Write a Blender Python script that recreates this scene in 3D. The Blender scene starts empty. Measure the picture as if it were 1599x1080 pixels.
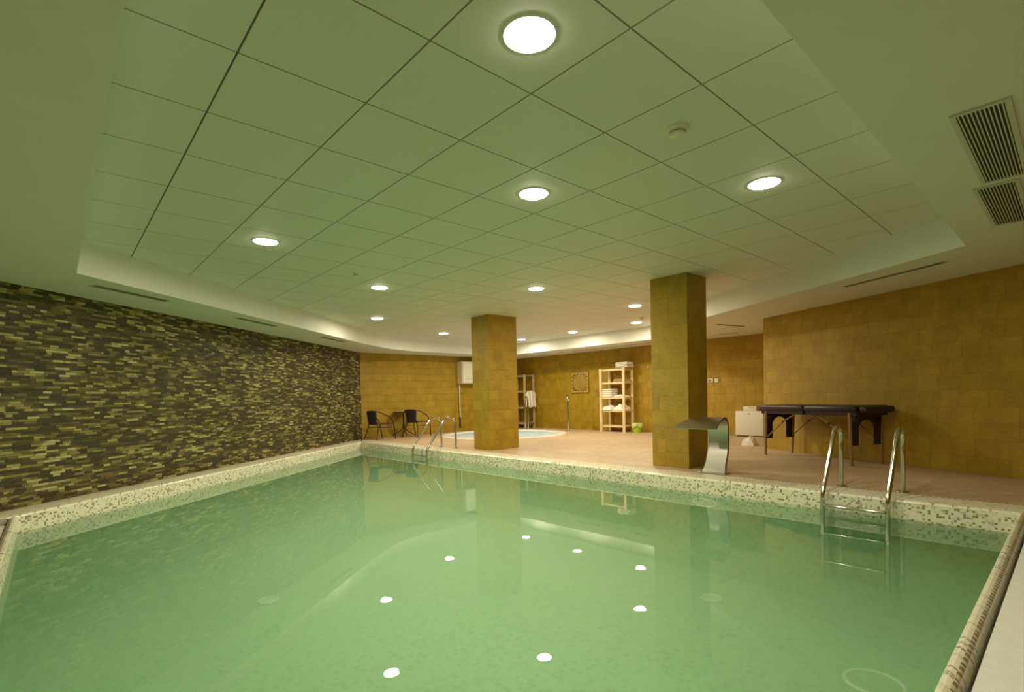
import bpy, bmesh, math, random
from mathutils import Vector, Matrix
random.seed(7)
sc = bpy.context.scene
COL = sc.collection
R = math.radians

# ------------------------------------------------------------------ camera
TH, F, CY, PI_, RO, H = .7318, 797.85, 643.6, -.02966, .02405, .97
cp, sp, cr, sr, ct, st = math.cos(PI_), math.sin(PI_), math.cos(RO), math.sin(RO), math.cos(TH), math.sin(TH)
def c2w(X, Z, f):            # camera right / up / forward amounts -> room axes
    y = f*cp - Z*sp; z = f*sp + Z*cp
    return Vector((X*ct + y*st, -X*st + y*ct, z))
right, up, fwd = c2w(cr, -sr, 0), c2w(sr, cr, 0), c2w(0, 0, 1)
cam_d = bpy.data.cameras.new('camera'); cam = bpy.data.objects.new('camera', cam_d); COL.objects.link(cam)
M4 = Matrix((right, up, -fwd)).transposed().to_4x4(); M4.translation = (0, 0, H); cam.matrix_world = M4
cam_d.sensor_width = 36; cam_d.lens = 36*F/1599; cam_d.shift_y = (CY-540)/1599; cam_d.clip_start = .02
sc.camera = cam
# ------------------------------------------------------------------ world, exposure
w = bpy.data.worlds.new('world'); sc.world = w; w.use_nodes = True
w.node_tree.nodes['Background'].inputs[0].default_value = (.5, .5, .42, 1)
w.node_tree.nodes['Background'].inputs[1].default_value = .02
vs = sc.view_settings; vs.view_transform = 'Standard'; vs.look = 'None'; vs.gamma = 1; vs.use_curve_mapping = False
vs.exposure = 0.0
sc.cycles.max_bounces = 14; sc.cycles.volume_bounces = 3; sc.cycles.diffuse_bounces = 6; sc.cycles.glossy_bounces = 5
sc.cycles.transparent_max_bounces = 12; sc.cycles.transmission_bounces = 8
sc.cycles.sample_clamp_indirect = 6; sc.cycles.caustics_reflective = False; sc.cycles.caustics_refractive = False
LAMP_COL = (1, .90, .66); LAMP_STR = 48.0; LAMP_W = 25.0; LAMP_SPREAD = 178

# ------------------------------------------------------------------ materials
class NT:
    def __init__(s, name):
        s.m = bpy.data.materials.new(name); s.m.use_nodes = True; s.t = s.m.node_tree
        s.n = s.t.nodes; s.b = s.n['Principled BSDF']; s.out = s.n['Material Output']
    def add(s, typ, **k):
        n = s.n.new(typ)
        for a, v in k.items(): setattr(n, a, v)
        return n
    def link(s, a, b): s.t.links.new(a, b)
    def put(s, sock, v):
        if isinstance(v, bpy.types.NodeSocket): s.link(v, sock)
        else: sock.default_value = v
    def math(s, op, a, b=0.0, c=0.0):
        n = s.add('ShaderNodeMath', operation=op); s.put(n.inputs[0], a); s.put(n.inputs[1], b)
        if op in ('MULTIPLY_ADD', 'COMPARE'): s.put(n.inputs[2], c)
        return n.outputs[0]
    def mix(s, f, a, b, blend='MIX'):
        n = s.add('ShaderNodeMix', data_type='RGBA', blend_type=blend)
        s.put(n.inputs[0], f); s.put(n.inputs[6], a); s.put(n.inputs[7], b); return n.outputs[2]
    def uv(s):
        n = s.add('ShaderNodeUVMap'); x = s.add('ShaderNodeSeparateXYZ'); s.link(n.outputs[0], x.inputs[0])
        return n.outputs[0], x.outputs[0], x.outputs[1]
    def obj(s): return s.add('ShaderNodeTexCoord').outputs['Object']
    def comb(s, x, y, z=0.0):
        n = s.add('ShaderNodeCombineXYZ'); s.put(n.inputs[0], x); s.put(n.inputs[1], y); s.put(n.inputs[2], z); return n.outputs[0]
    def scale(s, v, k):
        n = s.add('ShaderNodeMapping'); s.link(v, n.inputs[0]); n.inputs['Scale'].default_value = k; return n.outputs[0]
    def white(s, v):
        n = s.add('ShaderNodeTexWhiteNoise', noise_dimensions='3D'); s.link(v, n.inputs[0]); return n.outputs[0], n.outputs[1]
    def noise(s, v, sc_, det=3, rough=.5):
        n = s.add('ShaderNodeTexNoise'); s.link(v, n.inputs['Vector']); n.inputs['Scale'].default_value = sc_
        n.inputs['Detail'].default_value = det; n.inputs['Roughness'].default_value = rough; return n.outputs[0]
    def ramp(s, f, stops, const=False):
        n = s.add('ShaderNodeValToRGB'); s.link(f, n.inputs[0]); e = n.color_ramp
        if const: e.interpolation = 'CONSTANT'
        while len(e.elements) < len(stops): e.elements.new(.5)
        for el, (p, c) in zip(e.elements, stops): el.position = p; el.color = (*c, 1)
        return n.outputs[0]
    def bump(s, h, st_=.3, dist=.01):
        n = s.add('ShaderNodeBump'); n.inputs['Strength'].default_value = st_; n.inputs['Distance'].default_value = dist
        s.link(h, n.inputs['Height']); s.link(n.outputs[0], s.b.inputs['Normal']); return n.outputs[0]
    def col(s, c): s.put(s.b.inputs['Base Color'], c if isinstance(c, bpy.types.NodeSocket) else (*c, 1))
    def rough(s, r): s.put(s.b.inputs['Roughness'], r)

def simple(name, c, rough=.6, metal=0, var=.06, nsc=30, bump=0):
    t = NT(name); o = t.obj(); n = t.noise(o, nsc, 4)
    hi = tuple(min(1, x*(1+var)) for x in c); lo = tuple(x*(1-var) for x in c)
    t.col(t.ramp(n, [(.3, lo), (.7, hi)])); t.rough(rough); t.b.inputs['Metallic'].default_value = metal
    if bump: t.bump(n, bump, .01)
    return t.m

M = {}
M['plaster'] = simple('white_plaster', (.74, .74, .68), .75, nsc=3, var=.02)
def ceil_tile():
    t = NT('ceiling_tile'); o = t.obj(); n = t.noise(o, 240, 2, .6)
    t.col(t.ramp(n, [(.3, (.66, .66, .6)), (.7, (.72, .72, .66))])); t.rough(.6); t.bump(n, .12, .002); return t.m
M['tile_c'] = ceil_tile()
M['slot'] = simple('ceiling_groove', (.16, .16, .13), .8)
def ochre():
    t = NT('ochre_split_stone_tile'); uv, u, v = t.uv()
    v = t.math('ADD', v, t.math('MULTIPLY', t.math('SUBTRACT', t.noise(uv, 3.0, 3), .5), .035))
    u = t.math('ADD', u, t.math('MULTIPLY', t.math('SUBTRACT', t.noise(t.scale(uv, (1.3, 1.3, 1)), 3.5, 3), .5), .05))
    row = t.math('FLOOR', t.math('DIVIDE', v, .185))
    rr, _ = t.white(t.comb(row, 3.3, 1.0))
    uo = t.math('ADD', u, t.math('MULTIPLY', rr, .9))
    # cells of uneven length: every base cell of .44 is split or not
    c = t.math('DIVIDE', uo, .44); ci = t.math('FLOOR', c); cf = t.math('FRACT', c)
    r1, _ = t.white(t.comb(ci, row, 2.0))
    sp_ = t.math('MULTIPLY_ADD', r1, .4, .3)
    side = t.math('GREATER_THAN', cf, sp_)
    cell = t.math('MULTIPLY_ADD', side, .37, ci)
    rv, rc = t.white(t.comb(cell, row, 5.0))
    fv = t.math('FRACT', t.math('DIVIDE', v, .185))
    e1 = t.math('LESS_THAN', fv, .035)
    e2 = t.math('LESS_THAN', t.math('ABSOLUTE', t.math('SUBTRACT', cf, sp_)), .008)
    e3 = t.math('LESS_THAN', cf, .014)
    edge = t.math('MAXIMUM', e1, t.math('MAXIMUM', e2, e3))
    patch = t.noise(t.scale(uv, (1, 1, 1)), 5, 4)
    base = t.ramp(rv, [(0, (.31, .190, .009)), (.35, (.37, .225, .010)), (.7, (.41, .258, .013)), (1, (.45, .29, .022))])
    base = t.mix(.45, base, t.ramp(patch, [(.3, (.28, .17, .006)), (.7, (.48, .31, .020))]))
    stri = t.noise(t.scale(uv, (9, 60, 1)), 1.6, 5, .65)
    base = t.mix(t.math('MULTIPLY', t.math('SUBTRACT', stri, .47), 1.6), base, (.60, .44, .06, 1))
    t.col(t.mix(t.math('MULTIPLY', edge, .26), base, (.2, .12, .015, 1)))
    t.rough(.42); t.b.inputs['Specular IOR Level'].default_value = .35
    h = t.math('ADD', t.math('MULTIPLY', stri, .9), t.math('MULTIPLY', t.math('SUBTRACT', rv, t.math('MULTIPLY', edge, 1.6)), .5))
    t.bump(h, .9, .010); return t.m
M['ochre'] = ochre()
def strips():
    t = NT('stone_strip_mosaic'); uv, u, v = t.uv(); ph, pl = .0255, .23
    row = t.math('FLOOR', t.math('DIVIDE', v, ph)); fv = t.math('FRACT', t.math('DIVIDE', v, ph))
    rr, _ = t.white(t.comb(row, 7.1, 0.0))
    c = t.math('DIVIDE', t.math('ADD', u, t.math('MULTIPLY', rr, 3.0)), pl); ci = t.math('FLOOR', c); cf = t.math('FRACT', c)
    r1, _ = t.white(t.comb(ci, row, 2.0)); sp_ = t.math('MULTIPLY_ADD', r1, .5, .25)
    side = t.math('GREATER_THAN', cf, sp_); cell = t.math('MULTIPLY_ADD', side, .37, ci)
    rv, _ = t.white(t.comb(cell, row, 5.0)); r2, _ = t.white(t.comb(cell, row, 9.0))
    big = t.noise(t.scale(uv, (1, 1.6, 1)), 1.5, 3, .6)
    sel = t.math('ADD', rv, t.math('MULTIPLY', t.math('SUBTRACT', big, .5), .55))
    base = t.ramp(sel, [(0, (.032, .028, .014)), (.22, (.060, .048, .018)), (.42, (.11, .090, .028)), (.58, (.19, .165, .045)),
                        (.70, (.34, .31, .085)), (.80, (.24, .17, .07)), (.86, (.54, .50, .16)), (.93, (.45, .33, .13)), (.97, (.70, .66, .30))], True)
    n = t.noise(t.scale(uv, (20, 60, 1)), 1, 3)
    base = t.mix(.25, base, t.ramp(n, [(.3, (.04, .035, .015)), (.7, (.24, .2, .09))]))
    edge = t.math('MAXIMUM', t.math('LESS_THAN', fv, .08), t.math('LESS_THAN', t.math('ABSOLUTE', t.math('SUBTRACT', cf, sp_)), .008))
    t.col(t.mix(t.math('MULTIPLY', edge, .7), t.mix(.22, base, (.03, .025, .006, 1)), (.02, .017, .006, 1)))
    t.rough(t.math('MULTIPLY_ADD', r2, .3, .5)); t.b.inputs['Specular IOR Level'].default_value = .3
    t.bump(t.math('SUBTRACT', r2, edge), .6, .008); return t.m
M['strips'] = strips()
def mosaic(name, dark=.10, mid=.22, light=(.93, .88, .70), cd=(.30, .25, .17), cm=(.50, .45, .32), pitch=.0185, rough=.25, grout=(.90, .86, .70)):
    t = NT(name); uv, u, v = t.uv()
    a = t.math('DIVIDE', u, pitch); b = t.math('DIVIDE', v, pitch)
    ia, ib, fa, fb = t.math('FLOOR', a), t.math('FLOOR', b), t.math('FRACT', a), t.math('FRACT', b)
    rv, _ = t.white(t.comb(ia, ib, 1.0))
    big = t.noise(uv, 6, 2)
    rv2 = t.math('ADD', rv, t.math('MULTIPLY', t.math('SUBTRACT', big, .5), .35))
    l2 = tuple(x*.9 for x in light)
    base = t.ramp(rv2, [(0, cd), (dark, cm), (dark+mid*.5, tuple(x*.78 for x in light)), (dark+mid, light), (.7, l2), (.85, light)], True)
    edge = t.math('MAXIMUM', t.math('LESS_THAN', fa, .1), t.math('LESS_THAN', fb, .1))
    t.col(t.mix(edge, base, (*grout, 1))); t.rough(rough)
    t.bump(t.math('SUBTRACT', 1.0, edge), .25, .002); return t.m
M['mosaic'] = mosaic('cream_pool_mosaic')
M['coping'] = mosaic('cream_coping_mosaic', dark=.02, mid=.10, light=(.92, .86, .68), rough=.2)
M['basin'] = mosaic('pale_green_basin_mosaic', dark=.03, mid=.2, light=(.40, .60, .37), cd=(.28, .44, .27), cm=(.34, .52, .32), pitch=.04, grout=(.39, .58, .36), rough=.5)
def checks():
    t = NT('check_border_tile'); uv, u, v = t.uv()
    a = t.math('DIVIDE', u, .045); ia, fa = t.math('FLOOR', a), t.math('FRACT', a)
    r, _ = t.white(t.comb(ia, 1.0, 1.0))
    on = t.math('LESS_THAN', fa, t.math('MULTIPLY_ADD', r, .55, .2))
    c = t.ramp(r, [(0, (.16, .11, .07)), (1, (.36, .28, .19))])
    t.col(t.mix(on, (.74, .66, .48, 1), c)); t.rough(.35); return t.m
M['checks'] = checks()
def deck():
    t = NT('beige_stone_deck_tile'); uv, u, v = t.uv(); p = .33
    a, b = t.math('DIVIDE', u, p), t.math('DIVIDE', v, p)
    fa, fb = t.math('FRACT', a), t.math('FRACT', b)
    rv, _ = t.white(t.comb(t.math('FLOOR', a), t.math('FLOOR', b), 1.0))
    n = t.noise(t.scale(uv, (1, 1, 1)), 7, 6, .62); n2 = t.noise(uv, 1.3, 2)
    c = t.ramp(n, [(.3, (.38, .265, .15)), (.5, (.46, .335, .205)), (.72, (.58, .45, .30))])
    c = t.mix(.22, c, t.ramp(rv, [(0, (.50, .32, .18)), (1, (.72, .55, .36))]))
    c = t.mix(.2, c, t.ramp(n2, [(.35, (.48, .34, .22)), (.65, (.74, .52, .32))]))
    e = t.math('MAXIMUM', t.math('LESS_THAN', fa, .014), t.math('LESS_THAN', fb, .014))
    t.col(t.mix(t.math('MULTIPLY', e, .3), c, (.34, .24, .14, 1))); t.rough(.5); t.bump(n, .25, .003); return t.m
M['deck'] = deck()
def water(name, tint, absorb, dens, bump=.012, scol=(1, 1, 1), sden=0):
    t = NT(name); t.n.remove(t.b)
    fr = t.add('ShaderNodeFresnel'); fr.inputs[0].default_value = 1.333
    tr = t.add('ShaderNodeBsdfTransparent'); tr.inputs[0].default_value = (*tint, 1)
    gl = t.add('ShaderNodeBsdfGlossy'); gl.inputs['Roughness'].default_value = .0; gl.inputs[0].default_value = (1, 1, 1, 1)
    mx = t.add('ShaderNodeMixShader'); t.link(fr.outputs[0], mx.inputs[0]); t.link(tr.outputs[0], mx.inputs[1]); t.link(gl.outputs[0], mx.inputs[2])
    o = t.obj(); n = t.noise(o, 4.5, 3, .55)
    bp = t.add('ShaderNodeBump'); bp.inputs['Strength'].default_value = bump; bp.inputs['Distance'].default_value = .02
    t.link(n, bp.inputs['Height']); t.link(bp.outputs[0], gl.inputs['Normal'])
    t.link(mx.outputs[0], t.out.inputs[0])
    if dens:
        va = t.add('ShaderNodeVolumeAbsorption'); va.inputs[0].default_value = (*absorb, 1); va.inputs[1].default_value = dens
        vc = t.add('ShaderNodeVolumeScatter'); vc.inputs[0].default_value = (*scol, 1); vc.inputs[1].default_value = sden
        ad = t.add('ShaderNodeAddShader'); t.link(va.outputs[0], ad.inputs[0]); t.link(vc.outputs[0], ad.inputs[1])
        t.link(ad.outputs[0], t.out.inputs[1])
    return t.m
M['water'] = water('pool_water', (.92, 1, .92), (.35, .85, .45), .10, .012, (.76, .94, .74), .38)
def bubbly():
    t = NT('bubbly_whirlpool_water'); o = t.obj(); n = t.noise(o, 6, 5, .7)
    t.col(t.ramp(n, [(.3, (.40, .58, .70)), (.6, (.60, .72, .80)), (.75, (.85, .88, .88))])); t.rough(.35); t.bump(n, .6, .02); return t.m
M['jwater'] = bubbly()
M['chrome'] = simple('polished_stainless_steel', (.62, .60, .55), .13, 1, .03)
M['steel'] = simple('brushed_stainless_steel', (.46, .44, .38), .34, 1, .05, 60)
M['rattan'] = None
def rattan():
    t = NT('dark_woven_rattan'); o = t.obj(); wv = t.add('ShaderNodeTexWave', wave_type='BANDS', bands_direction='Z'); t.link(o, wv.inputs[0]); wv.inputs['Scale'].default_value = 40
    wy = t.add('ShaderNodeTexWave', wave_type='BANDS', bands_direction='Y'); t.link(o, wy.inputs[0]); wy.inputs['Scale'].default_value = 30
    h = t.math('MULTIPLY', wv.outputs[1], wy.outputs[1])
    t.col(t.ramp(h, [(.1, (.012, .010, .013)), (.8, (.045, .036, .048))])); t.rough(.5); t.bump(h, .5, .004); return t.m
M['rattan'] = rattan()
M['darkmetal'] = simple('dark_brown_coated_tube', (.035, .018, .018), .35, .3)
def wood(name, a, b, sc_=(1, 1, 1)):
    t = NT(name); o = t.obj(); n = t.noise(t.scale(o, (18, 18, 2.5)), 2, 4, .6)
    t.col(t.ramp(n, [(.3, a), (.7, b)])); t.rough(.5); t.bump(n, .1, .002); return t.m
M['pine'] = wood('pale_pine_wood', (.66, .50, .25), (.86, .70, .42))
M['oldpine'] = wood('grey_beige_shelf_wood', (.45, .36, .2), (.60, .50, .30))
M['tablewood'] = wood('varnished_beech_wood', (.24, .13, .045), (.38, .22, .08))
M['towel'] = simple('white_terry_towel', (.84, .79, .70), .95, 0, .08, 140, .5)
M['towel_b'] = simple('beige_terry_towel', (.60, .47, .28), .95, 0, .08, 140, .5)
M['white'] = simple('white_enamel', (.80, .76, .66), .4, 0, .02)
M['offwhite'] = simple('cream_enamel', (.74, .70, .54), .4, 0, .02)
M['vinyl'] = simple('dark_purple_vinyl', (.028, .012, .022), .38, 0, .1)
M['black'] = simple('black_plastic', (.015, .014, .012), .5)
M['lime'] = simple('lime_green_plastic', (.42, .62, .02), .4, 0, .05)
M['liner'] = simple('pale_green_bin_liner', (.62, .72, .28), .6, 0, .15, 20, .3)
M['grate'] = simple('white_plastic_grate', (.90, .89, .84), .45, 0, .03)
M['gutter'] = simple('grey_gutter_channel', (.45, .43, .34), .7)
M['ventdark'] = simple('dark_duct_interior', (.06, .055, .035), .9)
M['vent'] = simple('cream_vent_metal', (.62, .61, .52), .5, 0, .02)
M['slotvent'] = simple('grey_slot_vent', (.34, .32, .22), .7)
M['shell'] = simple('white_acrylic_shell', (.88, .86, .80), .22, 0, .02)
M['shellblue'] = simple('pale_blue_acrylic_shell', (.50, .66, .76), .25, 0, .05)
M['relief_hi'] = simple('ochre_relief_stone', (.58, .40, .08), .45, 0, .12, 30, .2)
M['relief_lo'] = simple('dark_ochre_relief_ground', (.25, .155, .015), .55, 0, .15, 30, .2)
M['led'] = simple('grey_display', (.25, .22, .12), .3)
def emis(name, c, s_):
    t = NT(name); t.n.remove(t.b); e = t.add('ShaderNodeEmission'); e.inputs[0].default_value = (*c, 1); e.inputs[1].default_value = s_
    t.link(e.outputs[0], t.out.inputs[0]); return t.m
M['lamp'] = emis('lit_diffuser', LAMP_COL, LAMP_STR)

# ------------------------------------------------------------------ mesh helpers
class MB:
    def __init__(s): s.v = []; s.f = []; s.uv = []; s.mi = []; s.sm = []
    def face(s, pts, uvs=None, mi=0, smooth=False):
        i = len(s.v); s.v += [tuple(p) for p in pts]; s.f.append(list(range(i, i+len(pts))))
        s.uv.append(uvs or [(0, 0)]*len(pts)); s.mi.append(mi); s.sm.append(smooth)
    def grid(s, rows, smooth=True, closed_u=False, closed_v=False, mi=0, uvf=None):   # rows: list of rings of points
        i = len(s.v); n = len(rows[0]); m = len(rows)
        for r in rows: s.v += [tuple(p) for p in r]
        for a in range(m if closed_v else m-1):
            for b in range(n if closed_u else n-1):
                a2, b2 = (a+1) % m, (b+1) % n
                s.f.append([i+a*n+b, i+a*n+b2, i+a2*n+b2, i+a2*n+b]); s.mi.append(mi); s.sm.append(smooth)
                s.uv.append([uvf(a, b), uvf(a, b+1), uvf(a+1, b+1), uvf(a+1, b)] if uvf else [(0, 0)]*4)
    def cap(s, ring, mi=0, flip=False, smooth=False):
        r = list(ring)[::-1] if flip else list(ring); s.face(r, None, mi, smooth)
    def box(s, c, d, rz=0, mi=0, axes=None, bev=0):
        c = Vector(c); hx, hy, hz = [q/2 for q in d]
        if axes is None: ax = (Vector((math.cos(rz), math.sin(rz), 0)), Vector((-math.sin(rz), math.cos(rz), 0)), Vector((0, 0, 1)))
        else: ax = axes
        P = lambda a, b, e: c + ax[0]*a*hx + ax[1]*b*hy + ax[2]*e*hz
        if not bev:
            for q in (((-1,-1,-1),(-1,1,-1),(1,1,-1),(1,-1,-1)), ((-1,-1,1),(1,-1,1),(1,1,1),(-1,1,1)), ((-1,-1,-1),(1,-1,-1),(1,-1,1),(-1,-1,1)),
                      ((1,-1,-1),(1,1,-1),(1,1,1),(1,-1,1)), ((1,1,-1),(-1,1,-1),(-1,1,1),(1,1,1)), ((-1,1,-1),(-1,-1,-1),(-1,-1,1),(-1,1,1))):
                pts = [P(*k) for k in q]; w_ = (pts[1]-pts[0]).length; h_ = (pts[2]-pts[1]).length
                s.face(pts, [(0, 0), (w_, 0), (w_, h_), (0, h_)], mi)
            return
        bx, by, bz = min(bev/hx, .9), min(bev/hy, .9), min(bev/hz, .9)
        def ring(k, z):   # rounded rectangle in the ax0/ax1 plane, inset k
            o = []
            for (sx, sy, a0) in ((1, 1, 0), (-1, 1, 90), (-1, -1, 180), (1, -1, 270)):
                for j in range(4):
                    a = R(a0 + 30*j); rr = bev*(1-k) if k < 1 else 0
                    x = sx*(hx-bev) + math.cos(a)*rr; y = sy*(hy-bev) + math.sin(a)*rr
                    o.append(c + ax[0]*x + ax[1]*y + ax[2]*z)
            return o
        zs = [(-hz, 1-.0), (-hz, .75), (-hz+bev*.3, .3), (-hz+bev, 0), (hz-bev, 0), (hz-bev*.3, .3), (hz, .75), (hz, 1.0)]
        rings = [ring(min(k, .999), z) for z, k in zs]
        s.grid(rings, True, True, False, mi); s.cap(rings[0], mi, True); s.cap(rings[-1], mi)
    def tube(s, pts, r, seg=10, mi=0, caps=True):
        pts = [Vector(p) for p in pts]; rs = r if isinstance(r, (list, tuple)) else [r]*len(pts); rings = []; n0 = None
        for i, p in enumerate(pts):
            d = (pts[min(i+1, len(pts)-1)] - pts[max(i-1, 0)]).normalized()
            if n0 is None: n0 = d.orthogonal().normalized()
            n0 = (n0 - d*n0.dot(d)).normalized(); b = d.cross(n0)
            rings.append([p + (n0*math.cos(2*math.pi*k/seg) + b*math.sin(2*math.pi*k/seg))*rs[i] for k in range(seg)])
        s.grid(rings, True, True, False, mi)
        if caps: s.cap(rings[0], mi, True); s.cap(rings[-1], mi)
    def lathe(s, prof, c=(0, 0, 0), seg=32, mi=0, sx=1, sy=1, capb=False, capt=False):
        rings = [[(c[0]+r*sx*math.cos(2*math.pi*k/seg), c[1]+r*sy*math.sin(2*math.pi*k/seg), c[2]+z) for k in range(seg)] for r, z in prof]
        s.grid(rings, True, True, False, mi)
        if capb: s.cap(rings[0], mi, True)
        if capt: s.cap(rings[-1], mi)
    def build(s, name, mats, parent=None, loc=(0, 0, 0), rz=0):
        me = bpy.data.meshes.new(name); me.from_pydata(s.v, [], s.f)
        for m in (mats if isinstance(mats, (list, tuple)) else [mats]): me.materials.append(M[m])
        l = me.uv_layers.new(name='UVMap'); k = 0
        for u in s.uv:
            for q in u: l.data[k].uv = q; k += 1
        me.polygons.foreach_set('material_index', s.mi); me.polygons.foreach_set('use_smooth', s.sm); me.update()
        if any(s.sm) or s.f:
            bm = bmesh.new(); bm.from_mesh(me); bmesh.ops.remove_doubles(bm, verts=bm.verts, dist=1e-5); bmesh.ops.recalc_face_normals(bm, faces=bm.faces); bm.to_mesh(me); bm.free()
        try: me.set_sharp_from_angle(angle=R(40))
        except Exception: pass
        o = bpy.data.objects.new(name, me); COL.objects.link(o); o.location = loc; o.rotation_euler = (0, 0, rz)
        if parent: o.parent = parent
        return o
def smooth_path(pts, n=6):
    P = [Vector(p) for p in pts]; P = [P[0]*2-P[1]] + P + [P[-1]*2-P[-2]]; o = []
    for i in range(1, len(P)-2):
        for k in range(n):
            t = k/n; a, b, c, d = P[i-1], P[i], P[i+1], P[i+2]
            o.append(.5*((2*b) + (c-a)*t + (2*a-5*b+4*c-d)*t*t + (3*b-a-3*c+d)*t**3))
    return o + [P[-2]]
def tag(o, label=None, cat=None, group=None, kind=None):
    if label: o['label'] = label
    if cat: o['category'] = cat
    if group: o['group'] = group
    if kind: o['kind'] = kind
    return o
def thing(name, label, cat, loc=(0, 0, 0), rz=0, group=None):
    o = bpy.data.objects.new(name, None); COL.objects.link(o); o.location = loc; o.rotation_euler = (0, 0, rz); o.empty_display_size = .1
    return tag(o, label, cat, group)
def copy_tree(o, parent=None):
    c = o.copy(); COL.objects.link(c); c.parent = parent
    for ch in [x for x in bpy.data.objects if x.parent == o]: copy_tree(ch, c)
    return c
def poly_fill(name, loops, z, mats, kind='structure', uvrot=0):      # flat polygon with holes
    bm = bmesh.new(); es = []
    for lp in loops:
        vs_ = [bm.verts.new((x, y, z)) for x, y in lp]
        for i in range(len(vs_)): es.append(bm.edges.new((vs_[i], vs_[(i+1) % len(vs_)])))
    bmesh.ops.triangle_fill(bm, edges=es, use_beauty=True, use_dissolve=False)
    uv = bm.loops.layers.uv.new('UVMap')
    for f in bm.faces:
        for l in f.loops: l[uv].uv = (l.vert.co.x, l.vert.co.y)
    me = bpy.data.meshes.new(name); bm.to_mesh(me); bm.free(); me.materials.append(M[mats])
    o = bpy.data.objects.new(name, me); COL.objects.link(o); o['kind'] = kind; return o
def join_into(o, mb, mats):   # append MB geometry to a flat polygon object
    t = mb.build('tmp', mats); bm = bmesh.new(); bm.from_mesh(o.data); off = len(o.data.materials)
    for m in t.data.materials: o.data.materials.append(m)
    n = len(bm.faces); bm.from_mesh(t.data); bm.faces.ensure_lookup_table()
    for f in bm.faces[n:]: f.material_index += off
    bm.to_mesh(o.data); bm.free(); bpy.data.objects.remove(t)

# ------------------------------------------------------------------ layout numbers (metres)
ZS, ZC, ZW = 2.2, 2.5, -.158
def LW(x): return 6.9 + .865*(x+.37)          # face of the mosaic wall
def LP(x): return 11.37 + .865*(x-5.4)        # pool lip along it
def RW(y): return 9.0 + .505*(y-3.6)          # face of the right ochre wall
XB, YB = 11.3, 12.3
xl = (YB-6.9)/.865 - .37
ROOM = [(-1.7, -2.0), (RW(-2.0), -2.0), (9.0, 3.6), (XB, 3.6), (XB, YB), (xl, YB), (-1.7, LW(-1.7))]
JC, JR = (8.77, 10.14), 1.62

def wall(name, a, b, mat, z0=0, z1=ZS+.06, th=.12, u0=0):
    a, b = Vector((*a, 0)), Vector((*b, 0)); L = (b-a).length; d = (b-a)/L; n = Vector((d.y, -d.x, 0))*th   # outward = right of a->b
    m = MB(); Z = Vector((0, 0, 1))
    m.face([a+Z*z0, b+Z*z0, b+Z*z1, a+Z*z1], [(u0, z0), (u0+L, z0), (u0+L, z1), (u0, z1)])
    m.face([b+n+Z*z0, a+n+Z*z0, a+n+Z*z1, b+n+Z*z1]); m.face([a+n+Z*z0, a+Z*z0, a+Z*z1, a+n+Z*z1]); m.face([b+Z*z0, b+n+Z*z0, b+n+Z*z1, b+Z*z1])
    m.face([a+Z*z1, b+Z*z1, b+n+Z*z1, a+n+Z*z1]); m.face([a+n+Z*z0, b+n+Z*z0, b+Z*z0, a+Z*z0])
    o = m.build(name, mat); o['kind'] = 'structure'; return o
N = ROOM
wall('wall_left', N[6], N[5], 'strips', th=-.12)
wall('wall_back_left', N[5], N[4], 'ochre', th=-.12, u0=3)
wall('wall_back', N[4], N[3], 'ochre', th=-.12, u0=11)
wall('wall_back_right', N[3], N[2], 'ochre', th=-.12)
wall('wall_right', N[2], N[1], 'ochre', th=-.12, u0=20)
wall('wall_front_right', N[1], N[0], 'ochre', th=-.12)
wall('wall_front', N[0], N[6], 'ochre', th=-.12)

# floor deck with the pool and whirlpool openings
HX0, HX1, HY0 = -.8, 5.78, -.25
def LO(x): return LW(x) - .09
hole = [(HX0, HY0), (HX1, HY0), (HX1, LO(HX1)), (HX0, LO(HX0))]
circ = [(JC[0]+JR*math.cos(2*math.pi*k/48), JC[1]+JR*math.sin(2*math.pi*k/48)) for k in range(48)]
poly_fill('floor', [ROOM, hole, circ], 0, 'deck')

# pool basin
NX, FX, RY, ZF = -.28, 5.40, .31, -1.05
PC = [(NX, RY), (FX, RY), (FX, LP(FX)), (NX, LP(NX))]
m = MB(); u = 0
for i in range(4):
    a, b = Vector(PC[i]), Vector(PC[(i+1) % 4]); L = (b-a).length
    zt = -.012
    m.face([(*a, ZW-.03), (*b, ZW-.03), (*b, zt), (*a, zt)], [(u, ZW-.03), (u+L, ZW-.03), (u+L, zt), (u, zt)], 0)
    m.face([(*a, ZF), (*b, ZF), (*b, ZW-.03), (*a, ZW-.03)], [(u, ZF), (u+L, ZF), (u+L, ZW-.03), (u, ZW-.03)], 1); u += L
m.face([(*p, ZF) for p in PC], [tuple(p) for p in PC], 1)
tag(m.build('pool_basin', ['mosaic', 'basin']), 'swimming pool basin lined with cream and grey mosaic', 'pool', None, 'structure')
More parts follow.
